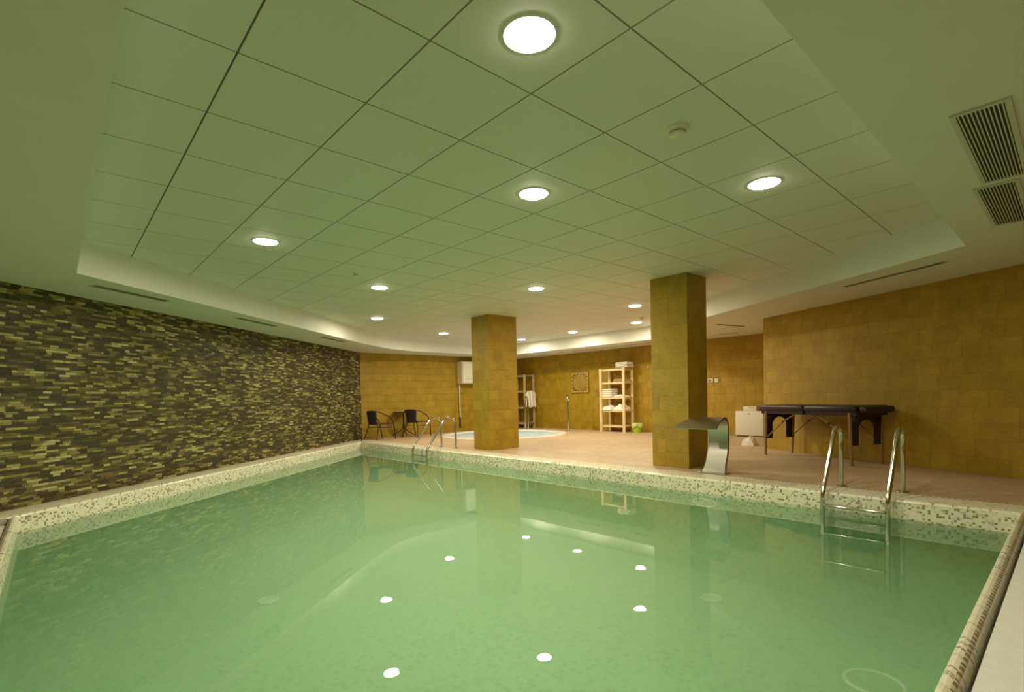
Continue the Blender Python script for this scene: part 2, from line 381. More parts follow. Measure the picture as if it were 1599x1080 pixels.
# flush coping along the far and left sides
m = MB()
def strip(m, pa, pb, qa, qb, za, zb, mi=0, v0=0, smooth=True):
    L = (Vector(pb)-Vector(pa)).length; w_ = max((Vector(qa)-Vector(pa)).length, abs(zb-za))
    m.face([(*pa, za), (*pb, za), (*qb, zb), (*qa, zb)], [(0, v0), (L, v0), (L, v0+w_), (0, v0+w_)], mi, smooth)
prof = [(0, -.012), (.004, -.003), (.014, .003), (.03, .005), (.34, .005), (.375, .004)]
for (k0, z0), (k1, z1) in zip(prof, prof[1:]):                          # far side: offsets in +x
    f0, f1 = FX+k0, FX+k1
    mi = 1 if k0 > .33 else 0
    strip(m, (f0, HY0), (f0, LP(f0)+k0*1.0), (f1, HY0), (f1, LP(f1)+k1*1.0), z0, z1, mi)
tl = math.hypot(1, .865)
for (k0, z0), (k1, z1) in zip(prof, prof[1:]):                          # mosaic wall side: offsets across the slope
    if k0 > .33: continue
    e0, e1 = k0*tl, min(k1*tl, LO(0)-LP(0)+.0)
    strip(m, (HX0, LP(HX0)+e0), (FX+k0, LP(FX+k0)+e0-(k0*.0)), (HX0, LP(HX0)+e1), (FX+k1, LP(FX+k1)+e1), z0, z1, 0)
tag(m.build('pool_coping', ['coping', 'checks']), 'cream mosaic coping with a dark check border along the deck and beside the mosaic wall', 'pool coping', None, 'structure')
# raised roll edge along the near and right sides
m = MB(); rp = [(0, -.012), (.001, -.009), (.006, -.004), (.02, .002), (.034, -.004), (.048, -.014), (.058, -.035), (.060, -.10)]
rm = [0, 0, 0, 0, 1, 0, 0]
for i, ((k0, z0), (k1, z1)) in enumerate(zip(rp, rp[1:])):
    strip(m, (NX-k0, RY-k0), (FX, RY-k0), (NX-k1, RY-k1), (FX, RY-k1), z0, z1, rm[i])
    strip(m, (NX-k0, RY-k0), (NX-k0, LP(NX)), (NX-k1, RY-k1), (NX-k1, LP(NX)), z0, z1, rm[i])
tag(m.build('pool_curb', ['coping', 'checks']), 'rounded mosaic curb with brown checks between the water and the white gutter grate', 'pool curb', None, 'structure')
# gutter channel and its grate
m = MB(); zg = -.13
m.face([(HX0, HY0, zg), (FX, HY0, zg), (FX, RY-.06, zg), (NX-.06, RY-.06, zg), (NX-.06, LP(NX), zg), (HX0, LP(HX0), zg)])
for a, b in (((HX0, HY0), (FX, HY0)), ((FX, HY0), (FX, RY-.06)), ((HX0, HY0), (HX0, LP(HX0)))): m.face([(*a, zg), (*b, zg), (*b, 0), (*a, 0)])
for a, b in (((HX0, LP(HX0)), (NX-.06, LP(NX-.06))),): m.face([(*a, zg), (*b, zg), (*b, .0), (*a, .0)])
tag(m.build('gutter_channel', 'gutter'), None, None, None, 'structure')
t = thing('gutter_grate', 'white ribbed plastic gutter grate beside the right pool edge', 'grate', (FX, 0, 0))
m = MB(); x = NX-.02
while x < FX-.02:
    m.box((x, (HY0+.01+RY-.078)/2, -.034), (.0115, RY-.078-HY0-.01, .022)); x += .0140
o = m.build('slats', 'grate', t); o.location = (-FX, 0, 0)
m = MB()
for yy in (HY0+.03, -.08, .09, .215): m.box(((NX+FX)/2, yy, -.046), (FX-NX-.03, .012, .014))
o = m.build('cross_bar', 'grate', t); o.location = (-FX, 0, 0)
t = thing('gutter_grate', 'white ribbed gutter grate at the near end, below the mosaic wall corner', 'grate', (NX, 3, 0))
m = MB(); y = RY
while y < LP(NX)-.3:
    m.box((-.56, y, -.034), (.43, .0115, .022)); y += .0140
for xx in (-.75, -.56, -.37): m.box((xx, (RY+LP(NX)-.3)/2, -.046), (.012, LP(NX)-.3-RY, .014))
o = m.build('slats', 'grate', t); o.location = (-NX, -3, 0)
# water body
m = MB(); e = .012
W = [(NX-e, RY-e), (FX+e, RY-e), (FX+e, LP(FX+e)+e), (NX-e, LP(NX-e)+e)]
m.face([(*p, ZW) for p in W]); m.face([(*p, ZF-e) for p in W][::-1])
for i in range(4): a, b = W[i], W[(i+1) % 4]; m.face([(*a, ZF-e), (*b, ZF-e), (*b, ZW), (*a, ZW)])
tag(m.build('pool_water', 'water'), 'still green water filling the swimming pool', 'water', None, 'stuff')

# ------------------------------------------------------------------ ceiling
RC = []
def arc(c, r, a0, a1, n):
    return [(c[0]+r*math.cos(R(a0+(a1-a0)*k/n)), c[1]+r*math.sin(R(a0+(a1-a0)*k/n))) for k in range(n+1)]
def SE(x): return 6.165 + .8637*(x-.218)
RC = [(.21, .68), (6.0, .68), (8.15, 4.36), (9.2, 5.3)] + [(10.12, 6.45)] + [(10.0, 10.9)] + [(9.6, 11.4)] + [(6.95, 11.36), (6.5, 11.25), (6.1, 11.08), (5.75, 10.85), (5.45, 10.64), (5.2, SE(5.2))] + [(.21, SE(.21))]
so = poly_fill('trim_1', [ROOM, RC], ZS, 'plaster')
m = MB()
for i in range(len(RC)):
    a, b = RC[i], RC[(i+1) % len(RC)]; m.face([(*a, ZS), (*b, ZS), (*b, ZC+.02), (*a, ZC+.02)], None, 0, 8 <= i <= 11)
join_into(so, m, 'plaster'); so['kind'] = 'structure'
GX, GY, T = 1.858, 1.267, .6
def inside(x, y, P):
    c = False
    for i in range(len(P)):
        (x1, y1), (x2, y2) = P[i], P[(i+1) % len(P)]
        if (y1 > y) != (y2 > y) and x < (x2-x1)*(y-y1)/(y2-y1)+x1: c = not c
    return c
m = MB(); g = .0045
for i in range(-4, 16):
    for j in range(-3, 19):
        x0, y0 = GX+i*T, GY+j*T
        if not any(inside(x0+a*T, y0+b*T, RC) for a in (0, .5, 1) for b in (0, .5, 1)): continue
        a, b, c, d = x0+g, y0+g, x0+T-g, y0+T-g
        m.face([(a, b, ZC), (a, d, ZC), (c, d, ZC), (c, b, ZC)])
        for q in (((a, b), (c, b)), ((c, b), (c, d)), ((c, d), (a, d)), ((a, d), (a, b))):
            m.face([(*q[0], ZC), (*q[1], ZC), (*q[1], ZC+.012), (*q[0], ZC+.012)])
m.face([(-1.7, -2, ZC+.012), (XB, -2, ZC+.012), (XB, YB, ZC+.012), (-1.7, YB, ZC+.012)], None, 1)
o = m.build('ceiling', ['tile_c', 'slot']); o['kind'] = 'structure'

# ------------------------------------------------------------------ pillars
def pillar(x0, x1, y0, y1, label):
    m = MB(); q = [(x0, y1), (x0, y0), (x1, y0), (x1, y1)]; u = random.random()*5; bev = .008
    for i in range(4):
        a, b = Vector((*q[i], 0)), Vector((*q[(i+1) % 4], 0)); L = (b-a).length
        m.face([a, b, b+Vector((0, 0, ZC)), a+Vector((0, 0, ZC))], [(u, 0), (u+L, 0), (u+L, ZC), (u, ZC)]); u += L
    o = m.build('pillar', 'ochre'); return tag(o, label, 'pillar', None, 'structure')
pillar(6.03, 6.53, 3.345, 3.875, 'square ochre stone pillar beside the steel water spout')
pillar(5.98, 6.67, 7.25, 7.76, 'square ochre stone pillar in front of the whirlpool')

# ------------------------------------------------------------------ ceiling lights
LT = [(1.558, 1.567, 'largest recessed round ceiling light, nearest the camera'), (2.758, 2.767, 'round ceiling light between the largest light and the one before the left pillar'),
      (3.958, 1.567, 'round ceiling light on the right, nearest the paired vents'), (1.558, 5.167, 'round ceiling light nearest the mosaic wall, over the water'),
      (3.358, 6.367, 'round ceiling light beside the small ceiling sensor by the mosaic side'), (4.558, 8.767, 'round ceiling light close to the glowing bend of the dropped ceiling'),
      (5.158, 5.167, 'round ceiling light over the far pool edge, between the two pillars'), (7.558, 5.167, 'round ceiling light just left of the pillar with the spout, nearer of two'),
      (9.358, 6.367, 'round ceiling light beside the small sensor above the towel shelf'), (6.858, 9.967, 'round ceiling light left of the pillar before the whirlpool'),
      (9.358, 9.967, 'round ceiling light just right of the pillar before the whirlpool'), (9.358, 8.167, 'round ceiling light above the square wall relief')]
def make_lamp():
    t = thing('ceiling_light', '', 'ceiling light', group='recessed lights in the tiled ceiling')
    m = MB(); m.lathe([(.106, .004), (.106, -.003), (.110, -.006), (.115, -.005), (.119, -.001), (.119, .004)], seg=32); m.build('frame', 'white', t)
    m = MB(); m.lathe([(.106, -.002), (.098, -.010), (.076, -.016), (.04, -.020), (.001, -.021)], seg=32); m.build('diffuser', 'lamp', t)
    ld = bpy.data.lights.new('lamp_beam', 'AREA'); ld.shape = 'DISK'; ld.size = .17; ld.energy = LAMP_W; ld.color = LAMP_COL; ld.spread = R(LAMP_SPREAD)
    lo = bpy.data.objects.new('lamp_beam', ld); COL.objects.link(lo); lo.location = (0, 0, -.024); lo.parent = t
    return t
lamp0 = make_lamp()
beam_deck = bpy.data.lights['lamp_beam'].copy(); beam_deck.energy = LAMP_W*1.3
beam_weak = beam_deck.copy(); beam_weak.energy = LAMP_W*.35
beam_near = beam_deck.copy(); beam_near.energy = LAMP_W*1.35
for i, (x, y, lb) in enumerate(LT):
    t = lamp0 if i == 0 else copy_tree(lamp0)
    if (x, y) == (3.958, 1.567):
        for c in t.children:
            if c.type == 'LIGHT': c.data = beam_weak
    if (x, y) == (1.558, 1.567):
        for c in t.children:
            if c.type == 'LIGHT': c.data = beam_near
    if x > 7:                                   # the lamps over the deck burn brighter
        for c in t.children:
            if c.type == 'LIGHT': c.data = beam_deck
    t.location = (x, y, ZC); t['label'] = lb

# sensors
def sensor(x, y, r, label):
    t = thing('smoke_detector', label, 'detector', (x, y, ZC), 0, 'detectors on the tiled ceiling')
    m = MB(); m.lathe([(r*1.05, 0), (r*1.05, -.012), (r*.9, -.016), (.001, -.016)], seg=28); m.build('base', 'offwhite', t)
    m = MB(); m.lathe([(r*.72, -.016), (r*.75, -.03), (r*.70, -.042), (r*.45, -.05), (.001, -.052)], seg=28); m.build('sensor_head', 'offwhite', t)
    m = MB(); m.lathe([(r*.755, -.022), (r*.765, -.026), (r*.755, -.030)], seg=28); m.build('slot_ring', 'slotvent', t)
sensor(2.75, 1.57, .062, 'white smoke detector on the ceiling between the three nearest lights')
sensor(2.75, 5.80, .035, 'tiny round ceiling sensor near the mosaic wall side')
sensor(8.79, 5.85, .04, 'tiny round ceiling sensor beside the lights left of the spout pillar')

# air grilles and slot vents on the dropped ceiling
def grille(x0, x1, y0, y1, label):
    t = thing('air_grille', label, 'vent', ((x0+x1)/2, (y0+y1)/2, ZS), 0, 'paired ribbed air grilles'); L, Wd = x1-x0, y1-y0
    m = MB(); b = .022
    for c, d in (((0, Wd/2-b/2), (L, b)), ((0, -Wd/2+b/2), (L, b)), ((L/2-b/2, 0), (b, Wd-2*b)), ((-L/2+b/2, 0), (b, Wd-2*b))): m.box((*c, -.004), (*d, .012))
    m.build('frame', 'vent', t)
    m = MB(); m.face([(-L/2, -Wd/2, -.0008), (L/2, -Wd/2, -.0008), (L/2, Wd/2, -.0008), (-L/2, Wd/2, -.0008)]); m.build('backing', 'ventdark', t)
    n = 11
    for k in range(n):
        m = MB(); yy = -Wd/2+b+(Wd-2*b)*(k+.5)/n; m.box((0, yy, -.005), (L-2*b, .0052, .007)); m.build('slat', 'vent', t)
grille(3.08, 4.25, .205, .41, 'cream air grille in the dropped ceiling, the one of the pair nearer the camera')
grille(4.32, 5.43, .25, .46, 'cream air grille in the dropped ceiling, further of the pair, next to the ochre wall')
def slotv(a, b, wd, label):
    a, b = Vector(a), Vector(b); d = b-a; L = d.length; rz = math.atan2(d.y, d.x); c = (a+b)/2
    t = thing('slot_vent', label, 'vent', (c.x, c.y, ZS), rz, 'long slot vents in the dropped ceiling')
    m = MB(); m.box((0, wd/2, -.003), (L, .008, .006)); m.box((0, -wd/2, -.003), (L, .008, .006)); m.box((L/2, 0, -.003), (.008, wd, .006)); m.box((-L/2, 0, -.003), (.008, wd, .006)); m.build('frame', 'vent', t)
    m = MB(); m.box((0, 0, -.002), (L-.01, wd-.01, .002)); m.build('slot', 'slotvent', t)
    for q in (-.2, .2):
        m = MB(); m.box((0, q*wd, -.004), (L-.01, .007, .004)); m.build('slat', 'ventdark', t)
slotv((.346, 6.665), (1.05, 7.19), .11, 'slot vent above the mosaic wall, nearest the camera end')
slotv((2.0, 8.05), (2.70, 8.63), .11, 'middle slot vent above the mosaic wall')
slotv((3.85, 9.63), (4.55, 10.2), .11, 'slot vent above the mosaic wall, nearest the chairs')
slotv((7.125, 1.90), (6.58, .90), .085, 'long slot vent above the ochre wall and massage table')
slotv((8.99, 4.41), (9.75, 4.25), .07, 'short slot vent between the spout pillar and the ochre wall corner')
slotv((10.6, 5.3), (10.6, 4.75), .06, 'small slot vent near the back wall behind the spout pillar')
slotv((10.72, 9.4), (10.72, 6.9), .06, 'long slot vent above the towel shelf along the back wall')

# ------------------------------------------------------------------ pool ladders
def make_ladder(label):   # local: origin on the deck between the rear posts, pool towards -x
    t = thing('pool_ladder', label, 'pool ladder', group='chrome pool ladders')
    wy = .25
    for s in (-1, 1):
        rail = smooth_path([(-.56, s*wy, -.80), (-.56, s*wy, -.5), (-.56, s*wy, -.2), (-.56, s*wy, -.04), (-.535, s*wy, .05), (-.47, s*wy, .155), (-.36, s*wy, .33), (-.26, s*wy, .49), (-.20, s*wy, .565), (-.12, s*wy, .60), (-.04, s*wy, .57), (0, s*wy, .49), (0, s*wy, .35), (0, s*wy, .15), (0, s*wy, 0)], 5)
        m = MB(); m.tube(rail, .0205, 14); r_ = m.build('rail', 'chrome', t)
        m = MB(); m.lathe([(.024, .012), (.04, .010), (.05, .004), (.052, 0)], (0, s*wy, 0), 20); m.build('flange', 'chrome', t)
    for z in (-.10, -.36, -.62):
        m = MB(); m.box((-.56, 0, z), (.075, 2*wy-.03, .022), bev=.008)
        m.build('step', 'chrome', t)
    return t
l0 = make_ladder('chrome pool ladder at the right, in front of the massage table'); l0.location = (5.86, 1.35, .0)
l1 = copy_tree(l0); l1.location = (5.87, 8.46, .0); l1.scale = (1.2, 1, 1); l1['label'] = 'chrome pool ladder in the far corner, in front of the bistro chairs'

# ------------------------------------------------------------------ water spout
t = thing('water_spout', 'brushed steel curved waterfall spout on the pool edge beside the pillar', 'spout', (5.86, 2.93, 0))
prof = smooth_path([(0, 0, 0), (.035, 0, .06), (.08, 0, .16), (.12, 0, .28), (.135, 0, .40), (.115, 0, .52), (.05, 0, .62), (-.06, 0, .665), (-.19, 0, .655), (-.32, 0, .62), (-.44, 0, .56)], 5)
m = MB(); rows = []; n = len(prof)
for i, p in enumerate(prof):
    k = i/(n-1); hw = .122 + .135*max(0, (k-.45)/.55)**1.2 + .02*max(0, (.15-k)/.15)
    d = (prof[min(i+1, n-1)]-prof[max(i-1, 0)]).normalized(); nn = Vector((d.z, 0, -d.x)); th = (.022*(1-k)+.006)
    rows.append([p+nn*th+Vector((0, -hw, 0)), p+nn*th+Vector((0, hw, 0)), p-nn*th+Vector((0, hw, 0)), p-nn*th+Vector((0, -hw, 0))])
m.grid(rows, False, True); m.cap(rows[0], 0, True); m.cap(rows[-1])
for k in range(len(m.sm)): m.sm[k] = True
m.build('spout_body', 'steel', t)
m = MB(); m.box((.005, 0, .008), (.13, .34, .016), bev=.006); m.build('base_plate', 'steel', t)

# ------------------------------------------------------------------ fittings under water
def ring(name, c, axis, ra, rb, label, cat, dot=True):
    t = thing(name, label, cat, c, 0, 'round fittings set in the pool lining'); m = MB(); pts = []
    for k in range(29):
        a = 2*math.pi*k/28
        pts.append((ra*math.cos(a), rb*math.sin(a), 0) if axis == 'z' else (0, ra*math.cos(a), rb*math.sin(a)))
    m.tube(pts, .014 if axis == 'z' else .010, 8, caps=False); m.build('bezel', 'shell', t)
    m = MB()
    if axis == 'z': m.lathe([(ra, .002), (ra*.3, .006), (.001, .006)], (0, 0, 0), 24)
    else: m.grid([[(-.004, q*ra*math.cos(2*math.pi*k/24), q*rb*math.sin(2*math.pi*k/24)) for k in range(24)] for q in (1, .5, .02)], True, True)
    m.build('cover', 'basin' if name == 'floor_drain' else 'basin_fit', t)
M['basin_fit'] = simple('pale_fitting_cover', (.66, .76, .56), .5)
ring('wall_inlet', (FX-.006, 2.81, -.265), 'x', .14, .040, 'oval pool wall fitting below the spout', 'pool fitting')
ring('wall_inlet', (FX-.006, 5.38, -.245), 'x', .12, .028, 'oval pool wall fitting midway between the pillars', 'pool fitting')
ring('wall_inlet', (FX-.006, 7.25, -.235), 'x', .12, .026, 'oval pool wall fitting near the far ladder', 'pool fitting')
ring('floor_inlet', (1.56, 5.53, ZF+.01), 'z', .09, .09, 'pale round floor inlet under water, on the mosaic wall side', 'pool fitting')
ring('floor_inlet', (4.72, 2.40, ZF+.01), 'z', .09, .09, 'pale round floor inlet under water, below the spout', 'pool fitting')
ring('floor_drain', (4.10, .93, ZF+.01), 'z', .17, .17, 'large ring shaped floor drain under water near the right curb', 'pool fitting')

# ------------------------------------------------------------------ whirlpool
t = thing('whirlpool', 'round white whirlpool tub sunk in the deck behind the left pillar', 'whirlpool', (*JC, 0))
m = MB(); m.lathe([(1.66, -.02), (1.67, .008), (1.66, .022), (1.60, .030), (1.50, .028), (1.44, .018), (1.41, -.02), (1.30, -.12)], seg=64); m.build('rim', 'shell', t)
m = MB(); m.lathe([(1.30, -.12), (1.22, -.34), (1.0, -.42), (.85, -.44), (.75, -.75), (.5, -.82), (.001, -.84)], seg=64); m.build('bowl', 'shellblue', t)
m = MB(); m.lathe([(1.425, -.003), (1.0, -.003), (.5, -.003), (.001, -.003)], seg=48)
tag(m.build('whirlpool_water', 'jwater', None, (*JC, 0)), 'pale blue water in the round whirlpool tub', 'water', None, 'stuff')
for k in range(6):
    a = R(30+60*k); m = MB(); m.lathe([(.04, 0), (.035, .012), (.001, .016)], (1.12*math.cos(a), 1.12*math.sin(a), -.37), 14); m.build('jet_nozzle', 'white', t)
def handrail(a, b, h, label):
    a, b = Vector((*a, 0)), Vector((*b, 0)); Z = Vector((0, 0, 1)); t = thing('handrail', label, 'handrail', a, 0, 'steel handrails by the whirlpool'); d = b-a; r = d.length/2; c = d/2
    pts = [Vector((0, 0, 0)), Z*.4, Z*.7, Z*(h-r)] + [c - d.normalized()*r*math.cos(R(q)) + Z*(h-r+r*math.sin(R(q))) for q in range(20, 180, 20)] + [d+Z*(h-r), d+Z*.7, d+Z*.4, d]
    m = MB(); m.tube(pts, .027, 12); m.build('rail', 'chrome', t)
    for q in (Vector((0, 0, 0)), d):
        m = MB(); m.lathe([(.024, .012), (.045, .008), (.05, 0)], q, 16); m.build('flange', 'chrome', t)
handrail((10.70, 9.57), (10.42, 9.32), 1.0, 'steel handrail right of the whirlpool, seen edge on')
handrail((10.52, 11.13), (10.50, 10.98), .97, 'arched steel handrail in front of the robe on the rear shelf')

# ------------------------------------------------------------------ bistro set
def make_chair():
    t = thing('bistro_chair', '', 'chair', group='dark woven bistro armchairs')
    hoop = smooth_path([(.31, -.24, 0), (.29, -.25, .15), (.25, -.26, .34), (.20, -.265, .47), (.10, -.265, .555), (-.04, -.26, .62), (-.16, -.235, .67), (-.235, -.15, .70), (-.255, 0, .71),
                        (-.235, .15, .70), (-.16, .235, .67), (-.04, .26, .62), (.10, .265, .555), (.20, .265, .47), (.25, .26, .34), (.29, .25, .15), (.31, .24, 0)], 4)
    m = MB(); m.tube(hoop, .0125, 10); m.build('arm_frame', 'darkmetal', t)
    for s in (-1, 1):
        m = MB(); m.tube(smooth_path([(-.255, s*.12, .70), (-.235, s*.135, .55), (-.19, s*.15, .38), (-.21, s*.19, .25), (-.29, s*.235, 0)], 4), .0115, 10); m.build('leg', 'darkmetal', t)
        m = MB(); m.tube([(-.20, s*.17, .30), (.05, s*.22, .295), (.262, s*.257, .29)], .009, 8); m.build('stretcher', 'darkmetal', t)
    m = MB(); m.tube(smooth_path([(-.19, -.16, .385), (0, -.225, .39), (.2, -.245, .39), (.235, -.12, .39), (.24, .12, .39), (.2, .245, .39), (0, .225, .39), (-.19, .16, .385), (-.19, -.16, .385)], 4), .0115, 8); m.build('seat_frame', 'darkmetal', t)
    m = MB(); rows = []
    for i in range(9):
        x = -.19+.42*i/8; hw = .16+.075*min(1, i/4); rows.append([(x, -hw+2*hw*j/8, .392-.012*math.sin(math.pi*i/8)*math.sin(math.pi*j/8)) for j in range(9)])
    m.grid(rows); rows2 = [[(p[0], p[1], p[2]-.012) for p in r] for r in rows]; m.grid(rows2)
    for a, b in ((rows[0], rows2[0]), (rows[-1], rows2[-1]), ([r[0] for r in rows], [r[0] for r in rows2]), ([r[-1] for r in rows], [r[-1] for r in rows2])): m.grid([a, b])
    m.build('seat', 'rattan', t)
    m = MB(); rows = []
    for i in range(9):
        k = i/8; z = .38+.32*k; hw = .125+.055*k if k < .9 else .16; cx = -.19-.055*k
        rows.append([(cx-.02*math.cos(math.pi*(j/8-.5)), -hw+2*hw*j/8, z + (.008*math.sin(math.pi*j/8) if k > .9 else 0)) for j in range(9)])
    m.grid(rows); rows2 = [[(p[0]+.014, p[1], p[2]) for p in r] for r in rows]; m.grid(rows2)
    for a, b in ((rows[0], rows2[0]), (rows[-1], rows2[-1]), ([r[0] for r in rows], [r[0] for r in rows2]), ([r[-1] for r in rows], [r[-1] for r in rows2])): m.grid([a, b])
    m.build('backrest', 'rattan', t)
    return t
c0 = make_chair(); c0.location = (6.03, 11.68, 0); c0.rotation_euler.z = R(14); c0['label'] = 'dark woven bistro armchair nearest the mosaic wall, standing alone'
c1 = copy_tree(c0); c1.location = (7.05, 11.61, 0); c1.rotation_euler.z = R(24); c1['label'] = 'dark woven bistro armchair standing in front of the small round table'
t = thing('bistro_table', 'small round dark bistro table partly behind the second woven armchair', 'table', (6.90, 11.99, 0))
m = MB(); m.lathe([(.001, .625), (.285, .625), (.295, .63), (.297, .640), (.288, .646), (.001, .646)], seg=36)
m.build('tabletop', 'black', t)
m = MB(); m.tube([(0, 0, .22), (0, 0, .626)], .02, 12); m.build('post', 'darkmetal', t)
for k in range(4):
    a = R(-42+90*k); c, s = math.cos(a), math.sin(a)
    m = MB(); m.tube(smooth_path([(.015*c, .015*s, .33), (.04*c, .04*s, .2), (.18*c, .18*s, .10), (.29*c, .29*s, .045), (.32*c, .32*s, .008)], 4), .011, 8); m.build('leg', 'darkmetal', t)

# ------------------------------------------------------------------ wall box and conduit on the back-left wall
t = thing('wall_heater', 'white wall mounted unit on the ochre wall, half hidden by the left pillar', 'heater', (9.32, 12.15, 1.4))
m = MB(); m.box((0, .02, .325), (.84, .26, .65), bev=.015); m.build('housing', 'offwhite', t)
m = MB(); m.box((0, -.122, .325), (.80, .03, .61), bev=.01); m.build('front_cover', 'white', t)
m = MB(); m.box((.0, -.1385, .13), (.62, .003, .010)); m.build('air_slot', 'slotvent', t)
t = thing('conduit_pipe', 'thin white pipe with black foot below the wall mounted unit', 'pipe', (8.95, 12.26, .1))
m = MB(); m.tube([(0, 0, .30), (0, 0, 1.27)], .017, 10); m.build('pipe', 'white', t)
m = MB(); m.tube([(0, 0, .0), (0, 0, .32)], .021, 10); m.build('sleeve', 'black', t)

# ------------------------------------------------------------------ shelf units
def shelf_unit(loc, wd, dp, h, levels, mat, label):   # local: front at -x, width along y
    t = thing('shelf_rack', label, 'shelf', loc, 0, 'open wooden shelf racks')
    pw = .07
    for sx in (-1, 1):
        for sy in (-1, 1):
            m = MB(); m.box((sx*(dp/2-.02), sy*(wd/2-pw/2), h/2), (.035, pw, h)); m.build('post', mat, t)
    for z in levels:
        m = MB(); n = 5
        for k in range(n): m.box((0-dp/2+.04+(dp-.08)*(k+.5)/n, 0, z-.01), ((dp-.08)/n-.008, wd-.012, .018))
        for sx in (-1, 1): m.box((sx*(dp/2-.045), 0, z-.025), (.018, wd-.02, .045))
        m.build('shelf_board', mat, t)
    return t
SX, SY = 11.035, 8.16
LV = [.17, .57, .915, 1.30, 1.645]
shelf_unit((SX, SY, 0), .80, .42, 1.66, LV, 'pine', 'pale pine shelf rack of folded white towels beside the green bin')
shelf_unit((SX, 11.83, 0), .80, .42, 1.66, [.17, .66, 1.16, 1.645], 'oldpine', 'open shelf rack with a hanging robe in the rear corner')

def towel_mesh(w_, d, h, seed=0, folds=1):
    rnd = random.Random(seed); m = MB(); rows = []
    for i in range(9):
        th = 2*math.pi
        y = -w_/2 + w_*i/8; row = []
        for k in range(16):
            a = th*k/16; ex = .35
            cx = math.copysign(abs(math.cos(a))**ex, math.cos(a))*d/2; cz = math.copysign(abs(math.sin(a))**.6, math.sin(a))*h/2
            j = (rnd.random()-.5)*.005; sag = -.003*math.sin(math.pi*i/8)
            row.append((cx+j, y+(rnd.random()-.5)*.003, h/2+cz*(.92 if i in (0, 8) else 1)+sag*0+j*.3))
        rows.append(row)
    m.grid(rows, True, True); m.cap(rows[0], 0, True); m.cap(rows[-1]); return m
def towels(c, n, w_, d, h, where, mat='towel', base=''):
    names = {1: ['only one'], 2: ['bottom', 'top'], 3: ['bottom', 'middle', 'top'], 4: ['bottom', 'second from the bottom', 'second from the top', 'top']}[n]
    z = c[2]; p = None
    for k in range(n):
        o = towel_mesh(w_, d, h, int(c[1]*100)+k).build('folded_towel', mat, None, (c[0]+random.uniform(-.008, .008), c[1]+random.uniform(-.008, .008), z+.001), random.uniform(-.04, .04))
        tag(o, ('folded white towel, ' if mat == 'towel' else 'folded beige towel, ')+names[k]+' '+where, 'towel', 'folded towels on the pine shelf rack'); z += h+.004
towels((SX-.03, 7.87, 1.662), 4, .36, .30, .032, 'of the stack on top of the pine rack')
towels((SX, 7.98, 1.301), 3, .34, .28, .022, 'in the pile on the highest inner shelf', 'towel_b')
towels((SX-.06, 8.33, .916), 4, .32, .27, .050, 'of the tall stack on the middle shelf')
def lump(w_, d, h, seed):
    rnd = random.Random(seed); ph = [rnd.uniform(0, 6) for _ in range(6)]; m = MB(); rows = []
    for i in range(19):
        row = []
        for j in range(15):
            u_, v_ = i/18*2-1, j/14*2-1; e = max(0, 1-abs(u_)**3.2)*max(0, 1-abs(v_)**3)
            z = h*(e**.45)*(.8+.14*math.sin(5*u_+ph[0])+.10*math.sin(7*v_+ph[1]+3*u_)+.06*math.sin(13*u_+ph[2]))
            row.append((v_*d/2*(1+.04*math.sin(4*u_+ph[3])), u_*w_/2*(1+.03*math.sin(5*v_+ph[4])), max(z, .002)))
        rows.append(row)
    m.grid(rows); m.face([rows[0][0], rows[-1][0], rows[-1][-1], rows[0][-1]]); return m
def cloth(loc, w_, d, h, seed, label, name='crumpled_towel', cat='towel', grp='loose towels on the pine shelf rack', mat='towel', rz=0):
    o = lump(w_, d, h, seed).build(name, mat, None, loc, rz); tag(o, label, cat, grp); return o
cloth((SX-.02, 7.985, .917), .33, .32, .055, 3, 'flat loose white towel beside the tall stack on the middle shelf')
cloth((SX-.03, 8.34, .572), .31, .33, .13, 5, 'loosely folded white towel at the left of the second lowest shelf')
cloth((SX-.0, 7.985, .572), .34, .34, .16, 8, 'bulging loosely folded white towel at the right of the second lowest shelf')
# robe hanging on the side of the second rack
m = MB(); fr, bk = [], []
for j in range(13):
    k = j/12; f_, b_ = [], []
    for i in range(25):
        u_ = i/12-1; top = .49-.13*abs(u_)**3.5+.012*math.sin(9*u_); z_ = (top)*k + (.02*math.sin(6*u_))*(1-k)
        x_ = u_*(.225+.012*math.sin(8*k)); th_ = .055*math.sqrt(max(0, 1-u_*u_))*(1-.75*k**6)+.004
        f_.append((x_, -th_-.014*math.sin(11*u_+2*k)*(1-.4*k)-.02, z_)); b_.append((x_, th_*.5-.02, z_))
    fr.append(f_); bk.append(b_)
m.grid(fr); m.grid(bk); m.grid([fr[0], bk[0]]); m.grid([fr[-1], bk[-1]]); m.grid([[q[0] for q in fr], [q[0] for q in bk]]); m.grid([[q[-1] for q in fr], [q[-1] for q in bk]])
tag(m.build('hanging_robe', 'towel', None, (SX-.02, 11.395, .66)), 'white robe hanging on the side of the rear corner rack', 'robe')

# ------------------------------------------------------------------ green bin
t = thing('waste_bin', 'small lime green bin with a pale liner beside the pine rack', 'bin', (11.02, 7.52, 0))
m = MB(); m.lathe([(.001, .0), (.095, .0), (.12, .215), (.127, .225), (.118, .222), (.092, .01), (.001, .01)], seg=28); m.build('bucket', 'lime', t)
m = MB(); rows = []
for q, (r_, z) in enumerate([(.112, .17), (.120, .235), (.138, .238), (.142, .20), (.132, .14)]):
    rows.append([(r_*(1+.05*math.sin(5*a+q))*math.cos(a), r_*(1+.05*math.sin(5*a+q))*math.sin(a), z-(.03*math.sin(3*a) if q == 4 else 0)) for a in [2*math.pi*k/28 for k in range(28)]])
m.grid(rows, True, True); m.build('liner', 'liner', t)

